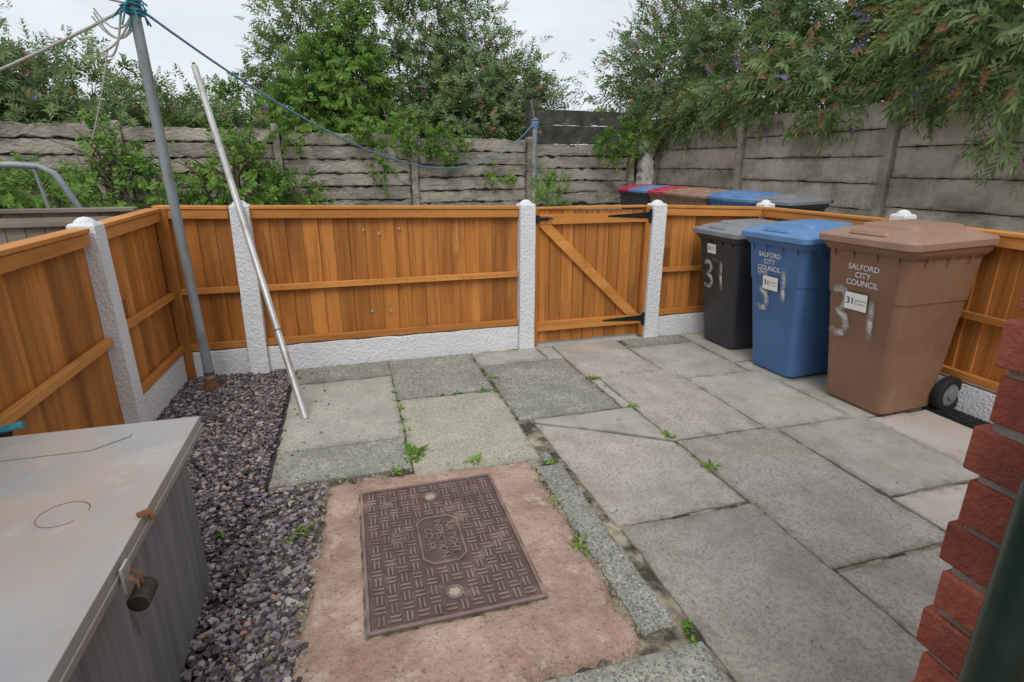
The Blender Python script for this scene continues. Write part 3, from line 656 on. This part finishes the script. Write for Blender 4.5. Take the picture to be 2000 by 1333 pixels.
def spike(Ls,r,n=26):
    V=[]
    for i in range(n):
        t=i/n; a=i*2.4; rad=r*(1-t*.8); c=np.array([math.cos(a)*rad,math.sin(a)*rad,Ls*t]); d=np.array([math.cos(a),math.sin(a),.6]); sd=np.array([-math.sin(a),math.cos(a),0.])
        s_=r*.9*(1-.5*t); V.append(np.array([c-d*s_*.3,c-sd*s_,c+d*s_,c+sd*s_,c+d*s_*.3]))
    return np.array(V)
def rots(dirs):
    n=len(dirs); z=dirs/np.linalg.norm(dirs,axis=1)[:,None]; r=rng.normal(size=(n,3)); x=np.cross(r,z); x/=np.linalg.norm(x,axis=1)[:,None]; y=np.cross(z,x)
    return np.stack([x,y,z],axis=2)
def place(temps,pos,dirs,scale,droop,clump=None):
    out=[];att=[]
    M=rots(dirs); idx=rng.integers(0,len(temps),len(pos)); cl=rng.random(len(pos)) if clump is None else clump
    for ti,T in enumerate(temps):
        s_=np.where(idx==ti)[0]
        if len(s_)==0: continue
        P=np.einsum('nij,lvj->nlvi',M[s_],T)*scale[s_][:,None,None,None]
        d2=(P**2).sum(-1); P[...,2]-=droop*d2
        P+=pos[s_][:,None,None,:]
        a=cl[s_][:,None]*.6+rng.random((len(s_),T.shape[0]))*.4
        out.append(P.reshape(-1,5,3)); att.append(a.reshape(-1))
    return np.concatenate(out),np.concatenate(att)
def leafmesh(name,P,A,mat_,parent=None):
    n=len(P); me=bpy.data.meshes.new(name); me.vertices.add(n*5); me.vertices.foreach_set('co',P.reshape(-1).astype(np.float32))
    base=np.arange(n)[:,None]*5; loops=np.concatenate([base+np.array([[0,1,2,4]]),base+np.array([[0,4,2,3]])],axis=1).reshape(-1)
    me.loops.add(n*8); me.loops.foreach_set('vertex_index',loops.astype(np.int32))
    me.polygons.add(n*2); me.polygons.foreach_set('loop_start',(np.arange(n*2)*4).astype(np.int32))
    me.update(calc_edges=True); at=me.attributes.new('rnd','FLOAT','FACE'); at.data.foreach_set('value',np.repeat(A,2).astype(np.float32))
    me.materials.append(mat_); ob=bpy.data.objects.new(name,me); sc.collection.objects.link(ob)
    if parent: ob.parent=parent
    return ob
bud=[sprig(.34,8,.165,.14) for _ in range(5)]; ash=[sprig(.34,9,.12,.24) for _ in range(4)]; bram=[sprig(.26,5,.115,.38) for _ in range(4)]
spk=[spike(.17,.020),spike(.13,.017),spike(.21,.021)]
def sample(blobs,n,shell=.45):
    w_=np.array([bb[3]*bb[4]+bb[4]*bb[5]+bb[3]*bb[5] for bb in blobs]); w_=w_/w_.sum(); k=rng.choice(len(blobs),n,p=w_)
    C=np.array(blobs)[k]; d=rng.normal(size=(n,3)); d/=np.linalg.norm(d,axis=1)[:,None]
    lump=1+.16*np.sin(d[:,0]*5+C[:,0]*3)+.14*np.sin(d[:,2]*7+C[:,1]*2)+.12*np.sin(d[:,1]*9+1)
    r=(shell+(1-shell)*rng.random(n)**.6)*lump*rng.choice([1,1,1,1,1.12],n); pos=C[:,:3]+d*C[:,3:6]*r[:,None]
    cl=.5+.5*np.sin(pos[:,0]*3.1+1)*np.sin(pos[:,1]*2.7)*np.sin(pos[:,2]*4.2+2); cl=np.clip(cl*.6+rng.random(n)*.4,0,1)
    return pos,d,cl
def bush(name,blobs,n,temps,mat_,flowers=0,dead=0,stems=True,up=.5,droop=.5,smin=.7,smax=1.2,hang=0):
    pos,d,cl=sample(blobs,n)
    dirs=d*.8+rng.normal(size=(n,3))*.45+np.array([0,0,up-hang])
    P,A=place(temps,pos,dirs,rng.uniform(smin,smax,n),droop,cl); ob=leafmesh(name,P,A,mat_)
    for cnt,mt,nm in ((flowers,L_flow,'flower_spikes'),(dead,L_dead,'spent_flower_spikes')):
        if cnt:
            p2,d2,_=sample(blobs,cnt,.92); dd=d2+np.array([0,0,.25-hang])+rng.normal(size=(cnt,3))*.3; dn=dd/np.linalg.norm(dd,axis=1)[:,None]
            P,A=place(spk,p2+dn*.25,dd,rng.uniform(.8,1.4,cnt),.9); leafmesh(nm,P,A,mt,ob)
    if stems:
        b=B()
        for bb in blobs:
            for k in range(7):
                an=R(0,6.28); e=Vector((bb[0]+math.cos(an)*bb[3]*R(.3,.9),bb[1]+math.sin(an)*bb[4]*R(.3,.9),bb[2]+bb[5]*R(.1,.9))); s0=Vector((bb[0]+R(-.3,.3),bb[1]+R(-.2,.2),-.05)); mdl=s0.lerp(e,.5)+Vector((R(-.15,.15),R(-.15,.15),.25))
                pts=[s0,s0.lerp(mdl,.5)+Vector((R(-.05,.05),0,.05)),mdl,mdl.lerp(e,.5)+Vector((0,0,.06)),e]; b.tube(pts,[.045,.034,.024,.014,.005],6,0)
                for q in range(3):
                    s1=mdl.lerp(e,R(0,.8)); e1=s1+Vector((R(-.5,.5),R(-.4,.4),R(.1,.5))); b.tube([s1,s1.lerp(e1,.5)+Vector((0,0,.05)),e1],[.014,.009,.003],5,0)
        b.build('stems',[bark],ob)
    return ob
bush('buddleia_bush',[(-8.6,12.7,2.4,1.7,1.1,1.4),(-6.4,12.5,2.6,1.5,1.1,1.35),(-4.7,12.6,2.35,1.2,1.1,1.2),(-3.1,12.7,1.9,1.2,.9,1.0),(-5.2,11.9,2.0,2.8,.6,.65)],4500,bud,L_bud,100,240)
bush('buddleia_bush',[(1.6,13.6,3.5,1.5,1.1,2.0),(2.9,13.1,2.9,1.3,1.0,1.7),(3.85,12.8,2.5,.85,.8,1.2),(-.4,13.6,3.3,1.0,1.0,2.0),(2.5,12.2,2.1,1.8,.5,.7),(-2.0,12.2,1.9,1.2,.5,.55)],5600,bud,L_bud,80,300)
bush('ash_sapling',[(.2,12.9,3.0,1.0,.8,1.5),(-.6,12.4,2.3,.8,.6,.8),(.9,12.2,2.1,.9,.5,.5)],1800,ash,L_light,up=.3,droop=.9)
bush('elder_bush',[(-1.9,13.6,2.1,1.2,.8,1.0)],600,ash,L_bram)
bush('buddleia_bush',[(7.5,12.6,3.4,1.3,1.3,1.8),(7.6,10.2,3.6,1.2,1.5,1.8),(7.5,8.0,3.6,1.1,1.3,1.7)],3900,bud,L_bud,130,330)
bush('buddleia_bush',[(7.6,5.8,3.7,1.0,1.4,1.6),(7.5,3.6,3.8,.9,1.2,1.8),(7.1,5.0,2.9,.5,2.2,.6)],2900,bud,L_bud,100,260)
bush('buddleia_bush',[(6.5,11.0,2.5,.45,1.0,.55),(6.5,9.3,2.55,.42,1.0,.5),(6.45,7.6,2.65,.4,.8,.42),(6.35,6.5,2.5,.3,.4,.4),(6.3,4.9,2.8,.45,.8,.65),(6.2,4.0,2.6,.45,.5,.85)],1200,bud,L_bud,50,240,stems=False,up=.2,droop=.7,hang=.35)
bush('climbing_creeper',[(1.0,10.62,2.0,1.1,.10,.2),(1.9,10.66,1.85,.35,.08,.3),(2.9,10.8,1.25,.3,.06,.15),(5.6,10.85,2.0,.7,.15,.35),(5.2,10.8,1.8,.3,.1,.25),(.6,10.6,1.5,.15,.06,.4),(-.7,10.5,2.0,.4,.1,.2)],450,bram,L_bram,stems=False,up=0,hang=.3,droop=.8,smin=.4,smax=.9)
bush('bramble_bush',[(-1.6,9.7,1.05,.75,.5,.65),(-3.0,9.6,1.0,.8,.5,.65),(-.9,9.9,.9,.5,.4,.4),(-4.3,9.4,.95,.8,.5,.5),(-1.5,10.0,1.75,.15,.15,.4),(-3.3,9.9,1.7,.2,.2,.35)],800,bram,L_bram,up=.6,smin=.7,smax=1.2)
bush('garden_shrub',[(-4.4,7.4,1.15,.9,.6,.7),(-5.4,7.2,1.35,.9,.6,.85),(-3.4,7.8,.85,.6,.5,.45)],1400,bram,L_light,up=.5,smin=.7,smax=1.1)
bush('fern_plant',[(3.45,9.6,.95,.28,.25,.35)],90,ash,L_light,stems=False,up=.8,smin=.5,smax=.8)
bush('distant_trees',[(-16,22,2.0,5,2,2.4),(-8,24,1.8,5,2,1.8),(14,24,2.5,5,2,3)],900,bud,L_bud,stems=False,smin=2.2,smax=3.2)
W=[(.25,2.66,.10,18),(.20,2.60,.05,8),(.14,2.50,.06,8),(.52,2.50,.06,9),(1.60,3.42,.07,12),(1.64,2.88,.05,8),(1.65,2.46,.055,9),(1.66,2.10,.06,8),(.88,3.38,.05,8),(.78,3.41,.055,9),(.62,3.41,.045,8),(.5,3.42,.03,6),(.21,3.55,.04,7),(.21,3.40,.04,7),(.21,3.25,.045,7),(.21,3.1,.04,6),(.22,2.95,.045,7),(.90,2.40,.045,8),(.80,2.05,.04,7),(.79,1.72,.055,8),(.79,1.78,.045,6),(-.30,2.13,.06,9),(-.34,2.08,.05,6),(-.62,2.2,.04,6),(.97,1.24,.04,7),(.96,1.19,.03,6),(.93,3.62,.05,7),(.87,3.72,.03,6),(2.20,3.1,.02,4),(-.1,2.50,.03,5),(1.66,1.75,.02,4),(1.02,1.9,.02,4)]
for k in range(90):
    t=random.choice(((.21,.21,2.5,4.1),(.875,.875,2.5,4.1),(1.57,1.64,2.9,4.1),(1.648,1.655,1.4,2.9),(2.24,2.25,2.4,3.9)))
    if random.random()<.7: W.append((R(t[0],t[1]),R(t[2],t[3]),R(.008,.022),3))
    else: W.append((R(-.4,2.8),random.choice((2.88,3.41,2.41,3.88)),R(.008,.02),3))
Pl=[];Al=[]
for (x,y,s_,n) in W:
    for k in range(n+5):
        a=rng.uniform(0,6.28); el=rng.uniform(.15,1.0); d=np.array([math.cos(a)*math.cos(el),math.sin(a)*math.cos(el),math.sin(el)]); sd=np.array([-math.sin(a),math.cos(a),0]); l=s_*rng.uniform(.5,1.15)
        Pl.append(leafquads(np.array([x+rng.normal()*s_*.25,y+rng.normal()*s_*.25,.003]),d,sd,l,l*.16,.3,.25)); Al.append(rng.random())
leafmesh('weeds',np.array(Pl),np.array(Al),L_weed)
# fallen leaves and grit on the slabs
Pl=[];Al=[]
for k in range(260):
    x,y=R(-.4,3.4),R(1.0,4.15)
    if x<.95 and y<2.5: continue
    a=rng.uniform(0,6.28); d=np.array([math.cos(a),math.sin(a),.05]); sd=np.array([-math.sin(a),math.cos(a),0]); l=R(.005,.014)
    Pl.append(leafquads(np.array([x,y,.014]),d,sd,l,l*.3,.2,0)); Al.append(rng.random())
leafmesh('leaf_litter',np.array(Pl),np.array(Al),leafmat('dry_leaf',[(0,(.05,.04,.03)),(.6,(.16,.11,.06)),(1,(.35,.25,.12))],0))
